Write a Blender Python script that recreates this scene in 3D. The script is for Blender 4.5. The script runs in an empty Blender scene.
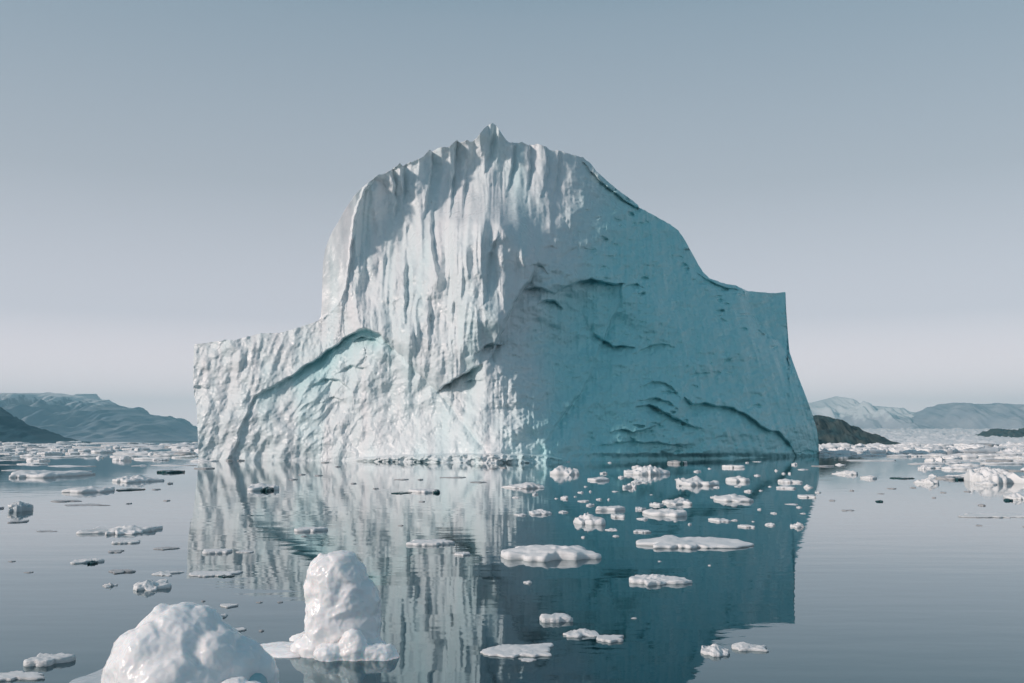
import bpy, bmesh, math, random
import numpy as np

S = bpy.context.scene
COL = S.collection
R = math.radians

# ------------------------------------------------------------------ camera
CAM_H, F, HOR = 3.0, 995.0, 441.0
PITCH = math.atan((HOR - 341.5) / F)
cam = bpy.data.cameras.new('camera')
cam.sensor_width = 36.0
cam.lens = F * 36.0 / 1024.0
cam.clip_start, cam.clip_end = 0.1, 60000.0
cam_o = bpy.data.objects.new('camera', cam)
COL.objects.link(cam_o)
cam_o.location = (0, 0, CAM_H)
cam_o.rotation_euler = (R(90) + PITCH, 0, 0)
S.camera = cam_o

# ------------------------------------------------------------------ sky, sun, exposure
SUN_EL, SUN_AZ = 27.0, -114.0            # azimuth clockwise from +Y (view direction)
w = bpy.data.worlds.new('World'); S.world = w; w.use_nodes = True
nt = w.node_tree; nt.nodes.clear()
def wn(t, **k):
    n = nt.nodes.new(t)
    for a, b in k.items(): setattr(n, a, b)
    return n
sky = wn('ShaderNodeTexSky', sky_type='NISHITA', sun_disc=False)
sky.sun_elevation = R(SUN_EL); sky.sun_rotation = R(SUN_AZ)
sky.air_density = 1.0; sky.dust_density = 1.6; sky.ozone_density = 1.6
hs = wn('ShaderNodeHueSaturation'); hs.inputs['Hue'].default_value = 0.455
hs.inputs['Saturation'].default_value = 1.5; hs.inputs['Value'].default_value = 0.75
tc = wn('ShaderNodeTexCoord'); sp = wn('ShaderNodeSeparateXYZ')
rmp = wn('ShaderNodeValToRGB')          # share of pale horizon murk by height above the horizon
els = rmp.color_ramp.elements
els[0].position = 0.0; els[0].color = (0.92,)*3 + (1,)
els[1].position = 0.85; els[1].color = (0.0,)*3 + (1,)
e = els.new(0.40); e.color = (0.72,)*3 + (1,)
e = els.new(0.60); e.color = (0.25,)*3 + (1,)
mur = wn('ShaderNodeValToRGB')          # colour of that murk
els = mur.color_ramp.elements
els[0].position = 0.0; els[0].color = (17.2, 14.4, 14.4, 1)
els[1].position = 0.42; els[1].color = (3.5, 4.05, 4.8, 1)
e = els.new(0.12); e.color = (7.6, 7.2, 7.9, 1)
e = els.new(0.25); e.color = (5.1, 5.15, 5.7, 1)
mix = wn('ShaderNodeMix', data_type='RGBA')
bg = wn('ShaderNodeBackground'); bg.inputs['Strength'].default_value = 0.1
out = wn('ShaderNodeOutputWorld')
L = nt.links.new
L(sky.outputs[0], hs.inputs['Color'])
L(tc.outputs['Generated'], sp.inputs[0])
L(sp.outputs['Z'], rmp.inputs['Fac']); L(sp.outputs['Z'], mur.inputs['Fac'])
L(rmp.outputs['Color'], mix.inputs[0])
L(hs.outputs[0], mix.inputs[6]); L(mur.outputs[0], mix.inputs[7])
L(mix.outputs[2], bg.inputs['Color']); L(bg.outputs[0], out.inputs[0])

sl = bpy.data.lights.new('sun', 'SUN'); sl.energy = 2.5; sl.angle = R(5.0)
sl.color = (1.0, 0.84, 0.76)
so = bpy.data.objects.new('sun', sl); COL.objects.link(so)
so.rotation_euler = (R(90 - SUN_EL), 0, R(180 - SUN_AZ))
S.view_settings.view_transform = 'Standard'
S.view_settings.look = 'None'
S.view_settings.exposure = 0.12
S.view_settings.gamma = 1.0
S.render.engine = 'CYCLES'
S.cycles.max_bounces = 8
S.cycles.use_denoising = True

# ------------------------------------------------------------------ helpers
CP, SP_ = math.cos(PITCH), math.sin(PITCH)
def ray(px, py):
    """direction through a pixel, scaled to one metre of depth along +Y"""
    a = np.asarray(px, float) - 512.0; b = 341.5 - np.asarray(py, float)
    y = F * CP - b * SP_; z = F * SP_ + b * CP
    return a / y, z / y
def world(px, py, d):
    rx, rz = ray(px, py)
    return rx * d, d, CAM_H + rz * d
def depth_at(py):
    return -CAM_H / float(ray(512, py)[1])

def _perm(seed):
    return np.random.RandomState(seed).permutation(256)
_PC = {}
def pn(x, y, z=None, seed=0):
    """gradient noise, 2-D or 3-D, roughly -1..1"""
    if seed not in _PC: _PC[seed] = np.concatenate([_perm(seed)]*3)
    p = _PC[seed]
    x = np.asarray(x, float); y = np.asarray(y, float)
    xi = np.floor(x).astype(int); yi = np.floor(y).astype(int)
    xf = x - xi; yf = y - yi; xi &= 255; yi &= 255
    u = xf**3*(xf*(xf*6-15)+10); v = yf**3*(yf*(yf*6-15)+10)
    if z is None:
        def g(ix, iy, fx, fy):
            h = p[p[ix]+iy] * (2*math.pi/256)
            return np.cos(h)*fx + np.sin(h)*fy
        a = g(xi, yi, xf, yf); b = g(xi+1, yi, xf-1, yf)
        c = g(xi, yi+1, xf, yf-1); d = g(xi+1, yi+1, xf-1, yf-1)
        return ((a+u*(b-a)) + v*((c+u*(d-c)) - (a+u*(b-a)))) * 1.5
    z = np.asarray(z, float); zi = np.floor(z).astype(int); zf = z - zi; zi &= 255
    t = zf**3*(zf*(zf*6-15)+10)
    G = np.array([[1,1,0],[-1,1,0],[1,-1,0],[-1,-1,0],[1,0,1],[-1,0,1],[1,0,-1],[-1,0,-1],[0,1,1],[0,-1,1],[0,1,-1],[0,-1,-1]], float)
    def g3(i, j, k, fx, fy, fz):
        h = G[p[p[p[i]+j]+k] % 12]
        return h[..., 0]*fx + h[..., 1]*fy + h[..., 2]*fz
    def lp(a, b, s): return a + s*(b-a)
    return lp(lp(lp(g3(xi,yi,zi,xf,yf,zf), g3(xi+1,yi,zi,xf-1,yf,zf), u),
                 lp(g3(xi,yi+1,zi,xf,yf-1,zf), g3(xi+1,yi+1,zi,xf-1,yf-1,zf), u), v),
              lp(lp(g3(xi,yi,zi+1,xf,yf,zf-1), g3(xi+1,yi,zi+1,xf-1,yf,zf-1), u),
                 lp(g3(xi,yi+1,zi+1,xf,yf-1,zf-1), g3(xi+1,yi+1,zi+1,xf-1,yf-1,zf-1), u), v), t)
def fbm(x, y, o=4, seed=0, gain=0.5):
    s, a, k = 0.0, 1.0, 1.0
    for i in range(o):
        s = s + a*pn(x*k, y*k, seed=seed+i); a *= gain; k *= 2.03
    return s
def fbm3(P, o=3, seed=0, gain=0.5):
    s, a, k = 0.0, 1.0, 1.0
    for i in range(o):
        s = s + a*pn(P[:, 0]*k, P[:, 1]*k, P[:, 2]*k, seed=seed+i); a *= gain; k *= 2.03
    return s
def sst(a, b, x):
    t = np.clip((x-a)/(b-a), 0, 1); return t*t*(3-2*t)

def mesh_np(name, V, quads=None, tris=None, mat=None, smooth=True):
    me = bpy.data.meshes.new(name)
    V = np.ascontiguousarray(V, dtype=np.float32)
    nq = 0 if quads is None else len(quads); n3 = 0 if tris is None else len(tris)
    me.vertices.add(len(V)); me.vertices.foreach_set('co', V.ravel())
    loops = []
    if nq: loops.append(np.asarray(quads, np.int32).ravel())
    if n3: loops.append(np.asarray(tris, np.int32).ravel())
    loops = np.concatenate(loops)
    me.loops.add(len(loops)); me.loops.foreach_set('vertex_index', loops)
    st = np.concatenate([np.arange(nq)*4, nq*4 + np.arange(n3)*3]).astype(np.int32)
    tot = np.concatenate([np.full(nq, 4), np.full(n3, 3)]).astype(np.int32)
    me.polygons.add(nq+n3)
    me.polygons.foreach_set('loop_start', st); me.polygons.foreach_set('loop_total', tot)
    me.polygons.foreach_set('use_smooth', np.full(nq+n3, smooth))
    me.update(calc_edges=True); me.validate()
    if mat: me.materials.append(mat)
    return me
def link(name, me, parent=None, loc=None):
    o = bpy.data.objects.new(name, me); COL.objects.link(o)
    if loc is not None: o.location = loc
    if parent is not None: o.parent = parent
    return o
def tag(o, label=None, cat=None, group=None, kind=None):
    if label: o['label'] = label
    if cat: o['category'] = cat
    if group: o['group'] = group
    if kind: o['kind'] = kind
    return o
def grid_quads(nx, ny):
    i = np.arange(nx-1); j = np.arange(ny-1)
    I, J = np.meshgrid(i, j); a = (J*nx + I).ravel()
    return np.stack([a, a+1, a+1+nx, a+nx], 1)

# ------------------------------------------------------------------ materials
def new_mat(name):
    m = bpy.data.materials.new(name); m.use_nodes = True
    n = m.node_tree; b = n.nodes['Principled BSDF']
    return m, n, b
def ice_mat(name, c1, c2, scale, rough, bump, bscale, sss=0.0, srad=(0.5, 1, 1.2), sscale=0.1, rough2=None):
    m, n, b = new_mat(name)
    tcn = n.nodes.new('ShaderNodeTexCoord')
    no = n.nodes.new('ShaderNodeTexNoise'); no.inputs['Scale'].default_value = scale
    no.inputs['Detail'].default_value = 6
    n.links.new(tcn.outputs['Object'], no.inputs['Vector'])
    cr = n.nodes.new('ShaderNodeValToRGB')
    cr.color_ramp.elements[0].position = 0.35; cr.color_ramp.elements[0].color = c1 + (1,)
    cr.color_ramp.elements[1].position = 0.65; cr.color_ramp.elements[1].color = c2 + (1,)
    n.links.new(no.outputs['Fac'], cr.inputs['Fac'])
    n.links.new(cr.outputs['Color'], b.inputs['Base Color'])
    b.inputs['Roughness'].default_value = rough
    if rough2 is not None:
        n2 = n.nodes.new('ShaderNodeTexNoise'); n2.inputs['Scale'].default_value = scale*3.1
        n.links.new(tcn.outputs['Object'], n2.inputs['Vector'])
        mr = n.nodes.new('ShaderNodeMapRange'); mr.inputs[1].default_value = 0.4; mr.inputs[2].default_value = 0.6
        mr.inputs[3].default_value = rough; mr.inputs[4].default_value = rough2
        n.links.new(n2.outputs['Fac'], mr.inputs[0]); n.links.new(mr.outputs[0], b.inputs['Roughness'])
    b.inputs['IOR'].default_value = 1.31
    if sss:
        b.inputs['Subsurface Weight'].default_value = sss
        b.inputs['Subsurface Radius'].default_value = srad
        b.inputs['Subsurface Scale'].default_value = sscale
    nb = n.nodes.new('ShaderNodeTexNoise'); nb.inputs['Scale'].default_value = bscale
    nb.inputs['Detail'].default_value = 8; nb.inputs['Roughness'].default_value = 0.6
    n.links.new(tcn.outputs['Object'], nb.inputs['Vector'])
    bp = n.nodes.new('ShaderNodeBump'); bp.inputs['Distance'].default_value = bump
    bp.inputs['Strength'].default_value = 1.0
    n.links.new(nb.outputs['Fac'], bp.inputs['Height'])
    n.links.new(bp.outputs['Normal'], b.inputs['Normal'])
    return m
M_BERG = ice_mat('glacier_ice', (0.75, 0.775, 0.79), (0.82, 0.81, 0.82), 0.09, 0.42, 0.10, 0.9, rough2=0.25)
def paint_shade_and_streaks():
    """teal of the shaded side painted over the white ice, with random blue streaks"""
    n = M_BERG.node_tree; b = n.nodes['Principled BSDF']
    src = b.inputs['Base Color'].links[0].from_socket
    at_ = n.nodes.new('ShaderNodeAttribute'); at_.attribute_name = 'shade_streak_tint'
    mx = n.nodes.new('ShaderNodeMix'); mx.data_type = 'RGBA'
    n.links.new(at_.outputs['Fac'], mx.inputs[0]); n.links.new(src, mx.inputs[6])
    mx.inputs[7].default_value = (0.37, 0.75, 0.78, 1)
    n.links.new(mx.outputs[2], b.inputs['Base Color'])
paint_shade_and_streaks()
M_SNOW = ice_mat('white_ice', (0.78, 0.79, 0.80), (0.86, 0.86, 0.86), 2.0, 0.35, 0.012, 9.0,
                 sss=0.5, srad=(0.7, 1.0, 1.1), sscale=0.06)
M_CHUNK = ice_mat('wet_white_ice', (0.88, 0.90, 0.92), (0.94, 0.94, 0.94), 1.6, 0.22, 0.006, 14.0,
                  sss=0.7, srad=(0.8, 1.0, 1.1), sscale=0.12, rough2=0.08)
M_FLOE = ice_mat('floe_ice', (0.82, 0.83, 0.83), (0.90, 0.90, 0.90), 1.3, 0.5, 0.02, 6.0)
M_PACK = ice_mat('pack_ice', (0.90, 0.90, 0.90), (0.96, 0.95, 0.95), 1.3, 0.55, 0.02, 6.0)
M_WET = ice_mat('wet_clear_ice', (0.22, 0.48, 0.53), (0.42, 0.60, 0.64), 1.5, 0.12, 0.01, 8.0)
M_SHELF = ice_mat('wet_shelf_and_lump_shade', (0.42, 0.50, 0.54), (0.55, 0.60, 0.63), 1.5, 0.12, 0.01, 8.0)  # shelf ice; also the painted shade of the far left lump
M_DARK = ice_mat('dark_clear_ice', (0.01, 0.05, 0.06), (0.03, 0.10, 0.11), 3.0, 0.10, 0.01, 8.0)
M_GREYICE = ice_mat('thin_grey_ice', (0.40, 0.41, 0.42), (0.55, 0.55, 0.55), 2.0, 0.3, 0.01, 8.0)

def water_mat():
    m, n, b = new_mat('sea_water')
    b.inputs['Base Color'].default_value = (0.0, 0.11, 0.145, 1)
    b.inputs['Metallic'].default_value = 1.0      # deep clear water: nothing but the mirrored surface shows
    b.inputs['Roughness'].default_value = 0.015
    b.inputs['IOR'].default_value = 1.55
    g = n.nodes.new('ShaderNodeNewGeometry')
    def noise(sx, sy, det, amp):
        mp = n.nodes.new('ShaderNodeMapping'); mp.inputs['Scale'].default_value = (sx, sy, 1)
        n.links.new(g.outputs['Position'], mp.inputs['Vector'])
        no = n.nodes.new('ShaderNodeTexNoise'); no.inputs['Scale'].default_value = 1
        no.inputs['Detail'].default_value = det; no.inputs['Roughness'].default_value = 0.5
        n.links.new(mp.outputs[0], no.inputs['Vector'])
        mu = n.nodes.new('ShaderNodeMath'); mu.operation = 'MULTIPLY'; mu.inputs[1].default_value = amp
        n.links.new(no.outputs['Fac'], mu.inputs[0]); return mu
    a = noise(0.25, 0.7, 2, 0.007); c = noise(2.6, 4.6, 2, 0.0011)
    # calm lanes and ruffled lanes
    lane = noise(0.012, 0.05, 2, 1.0)
    mr = n.nodes.new('ShaderNodeMapRange'); mr.inputs[1].default_value = 0.42; mr.inputs[2].default_value = 0.62
    mr.inputs[3].default_value = 0.25; mr.inputs[4].default_value = 1.0
    n.links.new(lane.outputs[0], mr.inputs[0])
    m2 = n.nodes.new('ShaderNodeMath'); m2.operation = 'MULTIPLY'
    n.links.new(c.outputs[0], m2.inputs[0]); n.links.new(mr.outputs[0], m2.inputs[1])
    ad = n.nodes.new('ShaderNodeMath'); n.links.new(a.outputs[0], ad.inputs[0]); n.links.new(m2.outputs[0], ad.inputs[1])
    bp = n.nodes.new('ShaderNodeBump'); bp.inputs['Distance'].default_value = 1.0; bp.inputs['Strength'].default_value = 1.0
    n.links.new(ad.outputs[0], bp.inputs['Height']); n.links.new(bp.outputs['Normal'], b.inputs['Normal'])
    return m
M_WATER = water_mat()

def rock_mat(name, rocks, snow=None, scale=0.01, zsnow=None, zspread=40.0):
    m, n, b = new_mat(name)
    g = n.nodes.new('ShaderNodeNewGeometry')
    no = n.nodes.new('ShaderNodeTexNoise'); no.inputs['Scale'].default_value = scale; no.inputs['Detail'].default_value = 8
    n.links.new(g.outputs['Position'], no.inputs['Vector'])
    cr = n.nodes.new('ShaderNodeValToRGB')
    cr.color_ramp.elements[0].position = 0.35; cr.color_ramp.elements[0].color = rocks[0] + (1,)
    cr.color_ramp.elements[1].position = 0.65; cr.color_ramp.elements[1].color = rocks[1] + (1,)
    n.links.new(no.outputs['Fac'], cr.inputs['Fac'])
    colo = cr.outputs['Color']
    if snow:
        s = n.nodes.new('ShaderNodeSeparateXYZ'); n.links.new(g.outputs['Position'], s.inputs[0])
        n3 = n.nodes.new('ShaderNodeTexNoise'); n3.inputs['Scale'].default_value = scale*1.7; n3.inputs['Detail'].default_value = 7
        n3.inputs['Roughness'].default_value = 0.65
        mp = n.nodes.new('ShaderNodeMapping'); mp.inputs['Scale'].default_value = (1.6, 1, 0.6)
        n.links.new(g.outputs['Position'], mp.inputs['Vector']); n.links.new(mp.outputs[0], n3.inputs['Vector'])
        a = n.nodes.new('ShaderNodeMath'); a.operation = 'MULTIPLY_ADD'
        a.inputs[1].default_value = zspread*4; n.links.new(n3.outputs['Fac'], a.inputs[0]); n.links.new(s.outputs['Z'], a.inputs[2])
        mr = n.nodes.new('ShaderNodeMapRange'); mr.inputs[1].default_value = zsnow + zspread*2 - zspread*0.25
        mr.inputs[2].default_value = zsnow + zspread*2 + zspread*0.25
        n.links.new(a.outputs[0], mr.inputs[0])
        mx = n.nodes.new('ShaderNodeMix'); mx.data_type = 'RGBA'
        n.links.new(mr.outputs[0], mx.inputs[0]); n.links.new(colo, mx.inputs[6]); mx.inputs[7].default_value = snow + (1,)
        colo = mx.outputs[2]
    n.links.new(colo, b.inputs['Base Color']); b.inputs['Roughness'].default_value = 0.9
    return m

# ------------------------------------------------------------------ sea
def sheet(name, size, z, mat):
    V = np.array([(-size, -size, z), (size, -size, z), (size, size, z), (-size, size, z)])
    return link(name, mesh_np(name, V, quads=[(0, 1, 2, 3)], mat=mat, smooth=False))
tag(sheet('sea_water', 10800.0, 0.0, M_WATER), kind='structure')

# ------------------------------------------------------------------ far hills
def interp(pts, x):
    p = np.array(pts, float); return np.interp(x, p[:, 0], p[:, 1])
def hill(name, pts, D, W, mat, amp=0.12, seed=1, nx=320, ny=70, nscale=25.0):
    xs = np.linspace(pts[0][0], pts[-1][0], nx)
    v = np.linspace(-1, 1, ny)
    X, Vv = np.meshgrid(xs, v)
    top = interp(pts, xs) + 0.9*fbm(xs/9.0, xs*0+seed, 4, seed) * np.clip((HOR-interp(pts, xs))/15, 0, 1)
    wx, _, wz = world(xs, top, D)
    Z0 = np.maximum(wz, -2)[None, :]
    Yv = D + W*Vv
    warp = 0.22*fbm(X/nscale, Vv*2.2, 4, seed+5)
    cs = np.clip(1 - np.abs(Vv + warp*(np.abs(Vv) > 0.02)*np.clip(np.abs(Vv)*4, 0, 1))**1.25, -0.1, 1)
    Z = Z0*cs + Z0*amp*fbm(X/nscale*2, Vv*5, 5, seed+9)*np.clip(np.abs(Vv)*3, 0, 1)*cs
    Z = np.where(Z > 0, np.minimum(Z, np.maximum((Z0-CAM_H)*Yv/D + CAM_H, 0.0)*(0.985 + 0.015*(np.abs(Vv) < 0.03))), Z)
    Z = np.where(np.abs(Vv) > 0.985, -1.0, Z) - 0.6
    XX = np.broadcast_to(wx[None, :], X.shape)
    V = np.stack([XX.ravel(), Yv.ravel(), Z.ravel()], 1)
    return tag(link(name, mesh_np(name, V, quads=grid_quads(nx, ny), mat=mat)), kind='structure')
M_ROCKL = rock_mat('bare_slope', ((0.20, 0.28, 0.36), (0.37, 0.40, 0.44)), (0.85, 0.85, 0.86), 0.009, 200.0, 60.0)
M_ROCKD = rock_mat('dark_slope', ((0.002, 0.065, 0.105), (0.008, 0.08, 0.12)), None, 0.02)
M_ROCKR = rock_mat('snowy_slope', ((0.40, 0.41, 0.46), (0.58, 0.58, 0.62)), (0.82, 0.82, 0.83), 0.006, 190.0, 60.0)
M_ROCKF = rock_mat('far_slope', ((0.33, 0.35, 0.41), (0.48, 0.48, 0.52)), (0.82, 0.82, 0.83), 0.006, 420.0, 60.0)
hill('hill', [(-140, 425), (-60, 398), (-20, 405), (0, 400), (20, 396), (40, 393), (62, 393), (85, 397), (110, 403), (135, 411), (150, 416),
              (165, 421), (173, 421), (182, 425), (196, 431), (210, 436), (225, 441)], 5200, 1500, M_ROCKL, amp=0.22, seed=11)
hill('hill', [(-200, 380), (-60, 397), (-20, 404), (0, 411), (12, 416), (25, 424), (45, 434), (62, 440), (74, 442)], 2000, 200, M_ROCKD, seed=23)
hill('hill', [(760, 425), (800, 405), (825, 399), (836, 396), (850, 401), (868, 405), (885, 407), (905, 411), (925, 414), (940, 420)], 9000, 1800, M_ROCKR, seed=31)
hill('hill', [(890, 430), (915, 417), (930, 408), (945, 404), (958, 402), (975, 404), (1000, 403), (1030, 405), (1100, 398), (1160, 420)], 8000, 1500, M_ROCKF, seed=37)
M_ISLE = rock_mat('mossy_rock', ((0.010, 0.055, 0.07), (0.065, 0.088, 0.085)), None, 0.10)
hill('rocky_island', [(770, 436), (800, 416), (820, 414), (835, 419), (842, 423), (854, 426), (866, 431), (875, 437), (880, 441)], 760, 60, M_ISLE, amp=0.2, seed=41, nscale=28)
hill('rocky_island', [(972, 440), (985, 433), (997, 428), (1006, 429), (1015, 432), (1024, 428), (1040, 424), (1080, 440)], 1700, 120, M_ISLE, amp=0.2, seed=43, nscale=12)

# jammed glacier ice that fills the fjord's end
def ice_field():
    nx, ny = 420, 150
    px = np.linspace(690, 1180, nx); t = np.linspace(0, 1, ny)
    PX, T = np.meshgrid(px, t)
    d = 900*(3400/900)**T
    ytop = 441 - 13.2*sst(0, 1, T)
    X, Y, Z = world(PX, ytop, d)
    Z = (Z - CAM_H)*np.clip(T*6, 0, 1)
    rough = 3.0 + 5.0*T
    cell = np.abs(fbm(X/38, Y/70, 4, 51)) + 0.5*np.abs(fbm(X/14, Y/30, 3, 57))
    Z = Z*0.94 + rough*(0.9*cell - 0.3)*(1-0.75*sst(.9, 1, T))*(0.4+0.6*sst(0, .08, T)) - 0.8*(T < 0.01)
    V = np.stack([X.ravel(), Y.ravel(), Z.ravel()], 1)
    o = link('ice_field', mesh_np('ice_field', V, quads=grid_quads(nx, ny), mat=M_PACK))
    tag(o, 'pale jumbled ice field filling the fjord below the far mountains', 'ice field', kind='stuff')
ice_field()

# ------------------------------------------------------------------ the iceberg
def polyfeat(PX, PY, pts, amp, Ld, onset=1.3, flip=False, const=False):
    """depth step: zero on one side of a traced edge, recessed on the other and easing back over Ld pixels.
       pts: (x, y[, weight])"""
    P = np.array([(p[0], p[1], p[2] if len(p) > 2 else 1.0) for p in pts], float)
    m = 6*Ld if not const else 4000
    box = (PX > P[:, 0].min()-m) & (PX < P[:, 0].max()+m) & (PY > P[:, 1].min()-m) & (PY < P[:, 1].max()+m)
    x = PX[box] + 1.4*pn(PX[box]/9, PY[box]/9, seed=71); y = PY[box] + 1.4*pn(PX[box]/9, PY[box]/9, seed=72)
    best = np.full(x.shape, 1e9); sg = np.zeros_like(x); wt = np.zeros_like(x); ov = np.zeros_like(x)
    for k in range(len(P)-1):
        ax, ay, aw = P[k]; bx, by, bw = P[k+1]
        dx, dy = bx-ax, by-ay; ll = dx*dx+dy*dy
        t0 = ((x-ax)*dx+(y-ay)*dy)/ll; t = np.clip(t0, 0, 1)
        o_ = np.where((k == 0) & (t0 < 0), -t0, np.where((k == len(P)-2) & (t0 > 1), t0-1, 0))*math.sqrt(ll)
        qx, qy = x-(ax+t*dx), y-(ay+t*dy)
        dist = np.hypot(qx, qy); cr = dx*(y-ay) - dy*(x-ax)
        u = dist < best
        ov = np.where(u, o_, ov); best = np.where(u, dist, best); sg = np.where(u, np.sign(cr), sg); wt = np.where(u, aw+t*(bw-aw), wt)
    s = best*sg*(-1 if flip else 1)
    prof = sst(-0.3*onset, onset, s)
    if not const: prof = prof*np.exp(-np.maximum(s, 0)/Ld)*np.exp(-(ov/(3+0.12*best))**2)
    res = np.zeros_like(PX); res[box] = amp*wt*prof
    return res

TOP = [(193.5, 346), (195, 344), (205, 343), (225, 340), (235, 340), (250, 336), (262, 333), (280, 333), (300, 327), (318, 321), (321, 317),
       (321.8, 302), (322.3, 285), (322.8, 265), (325, 250), (330, 236), (338, 222), (346, 208), (354, 196), (364, 186), (372, 180), (378, 175), (386, 173),
       (391, 170), (396, 167), (400, 162.5), (403, 166), (408, 163), (417, 160), (424, 156), (429, 149.5), (432, 152), (438, 148), (449, 147), (454, 142.5), (457, 140),
       (460, 143), (467, 140), (472, 142), (477, 138), (483, 130), (489, 124), (492, 123), (497, 126), (502, 134), (508, 142), (512, 142),
       (518, 143), (522, 142), (528, 145), (538, 144), (546, 147), (552, 151), (557, 149.5), (562, 151), (568, 154), (576, 155), (584, 158), (591, 164),
       (597, 172), (605, 179), (613, 186), (622, 193), (632, 200), (638, 205), (639, 207.5), (648, 212), (657, 217), (668, 223), (678, 230), (685, 240), (692, 253),
       (698, 264), (703, 272), (709, 278), (717, 281), (726, 284), (735, 285), (741, 288), (748, 291), (760, 292), (770, 293), (778, 293), (783, 292), (785.5, 292),
       (786.2, 310), (788, 335), (789.5, 352), (793, 362), (798, 376), (803, 389), (808, 402), (813, 416), (817, 430), (818.5, 442), (819, 457)]

def iceberg():
    nx, ny = 1000, 470
    tp = np.array(TOP, float)
    # columns bunch up where the outline is steep
    ax = np.linspace(0, 1, 4001)*(tp[-1, 0]-tp[0, 0]) + tp[0, 0]
    ty = np.interp(ax, tp[:, 0], tp[:, 1])
    wgt = 1 + 0.55*np.minimum(np.abs(np.gradient(ty, ax)), 60.0)
    cum = np.cumsum(wgt); cum = (cum-cum[0])/(cum[-1]-cum[0])
    xs = np.interp(np.linspace(0, 1, nx), cum, ax)
    T = np.interp(xs, tp[:, 0], tp[:, 1])
    T = T + (0.9*pn(xs/3.1, xs*0+.5, seed=3) + 0.6*pn(xs/1.5, xs*0+.2, seed=4))*np.clip((455-T)/60, 0, 1)*np.where(xs < 328, .5, np.where(xs > 590, 0.35, .8))
    t = np.linspace(0, 1, ny)
    PX0, Tm = np.meshgrid(xs, t)
    y0 = np.minimum(np.maximum(T+12, 330), 464)[None, :]
    PY = np.where(Tm < 0.45, 468 + (y0-468)*Tm/0.45, y0 + (T[None, :]-y0)*(Tm-0.45)/0.55)
    # wobble of the left wall
    edge = np.interp(PY, [340, 350, 380, 395, 405, 440, 470], [0, 0.5, -0.5, 0.5, 3.0, 4.5, 5.5])
    PX = PX0 + edge*np.exp(-(PX0-193.5)/25)
    # --- broad form: thin-plate spline through (px, py, depth)
    C = [(194, 345, 163), (194, 400, 160), (194, 466, 158), (230, 340, 162), (235, 400, 158.5), (235, 466, 156.5), (280, 333, 161), (280, 390, 157.5), (285, 466, 155.5),
         (320, 320, 160), (340, 330, 157.5), (340, 400, 155), (340, 466, 152.5), (365, 180, 163), (352, 250, 160), (360, 330, 155),
         (400, 165, 164), (400, 215, 162.5), (400, 250, 159), (400, 330, 152), (420, 400, 151), (420, 466, 145), (430, 150, 166), (440, 195, 163.5), (445, 228, 156.5), (445, 300, 150),
         (490, 125, 168), (490, 160, 167), (482, 190, 163.5), (485, 224, 154), (480, 300, 147), (455, 400, 148), (455, 466, 142), (505, 260, 150.5), (500, 330, 147), (485, 466, 140.0), (525, 466, 139.6), (485, 400, 145.6), (515, 400, 145.2),
         (530, 144, 169), (538, 200, 162), (545, 250, 157), (560, 152, 172), (560, 330, 155), (550, 400, 148.5), (560, 466, 143), (585, 158, 176), (590, 240, 163), (600, 330, 160), (600, 400, 156),
         (610, 466, 150), (640, 206, 181), (640, 300, 168), (650, 400, 162), (660, 466, 159), (690, 250, 193), (700, 320, 182), (710, 400, 173), (720, 466, 169),
         (735, 285, 200), (750, 330, 195), (760, 400, 187), (775, 466, 184), (785, 300, 218), (790, 352, 209), (806, 400, 202), (818, 440, 202), (818, 466, 200)]
    C = np.array(C, float); n = len(C)
    def U(r2): return np.where(r2 > 0, r2*np.log(np.maximum(r2, 1e-9)), 0.0)
    sc = 100.0
    cx, cy = C[:, 0]/sc, C[:, 1]/sc
    K = U((cx[:, None]-cx[None])**2 + (cy[:, None]-cy[None])**2) + 0.02*np.eye(n)
    Pm = np.stack([np.ones(n), cx, cy], 1)
    A = np.block([[K, Pm], [Pm.T, np.zeros((3, 3))]])
    sol = np.linalg.solve(A, np.concatenate([C[:, 2], np.zeros(3)]))
    gx, gy = PX/sc, PY/sc
    d = sol[n] + sol[n+1]*gx + sol[n+2]*gy
    for i in range(n):
        d = d + sol[i]*U((gx-cx[i])**2 + (gy-cy[i])**2)
    # the upper wall is turned a little to the right and the wall below it bulges forward again
    yt = np.interp(PX, [355, 380, 420, 450, 490, 520, 560], [300, 285, 225, 212, 200, 205, 215]) + 6*pn(PX/17, PX*0, seed=19)
    d = d + 0.060*np.clip(PX-356, 0, 150)*(1-sst(-16, 22 + 1.6*np.clip(PX-500, 0, 130), PY-yt))
    # --- masks
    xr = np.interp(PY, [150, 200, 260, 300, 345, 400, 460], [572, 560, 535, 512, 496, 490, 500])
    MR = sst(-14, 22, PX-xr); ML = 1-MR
    low = sst(318, 345, PY)*(1-sst(330, 350, PX)) ; 
    arch = [(228, 462, .25), (236, 445, .3), (240, 428, .3), (247, 412, .35), (253, 398, .4), (264, 391, .5), (284, 379, .7), (292, 375, .9), (303, 366, 1.1), (314, 361, 1.2), (330, 348, 1.1), (345, 338, 1.1), (358, 330, 1.2),
            (366, 328, 1.2), (378, 333, .9), (392, 346, .45), (405, 358, .25), (425, 377, .18), (445, 398, .18), (470, 430, .18), (492, 457, .1)]
    ain = polyfeat(PX, PY, arch, 1.0, 1e6, 6.0, const=True)
    ain = np.clip(ain*1.2, 0, 1)*sst(215, 240, PX)*(1-sst(470, 500, PX))
    # --- left flank of the dome turns away, down to the step on the low shoulder
    Ex = np.interp(PY, [175, 190, 215, 240, 270, 290, 303, 312, 320, 324], [372, 364, 355, 351.5, 348.5, 345, 339, 331, 321, 300])
    Ex = Ex + 1.3*pn(PY/5.0, PY*0, seed=15)
    s = np.maximum(Ex-PX, 0)*(PY < 325)
    flank = 0.8*s
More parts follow.
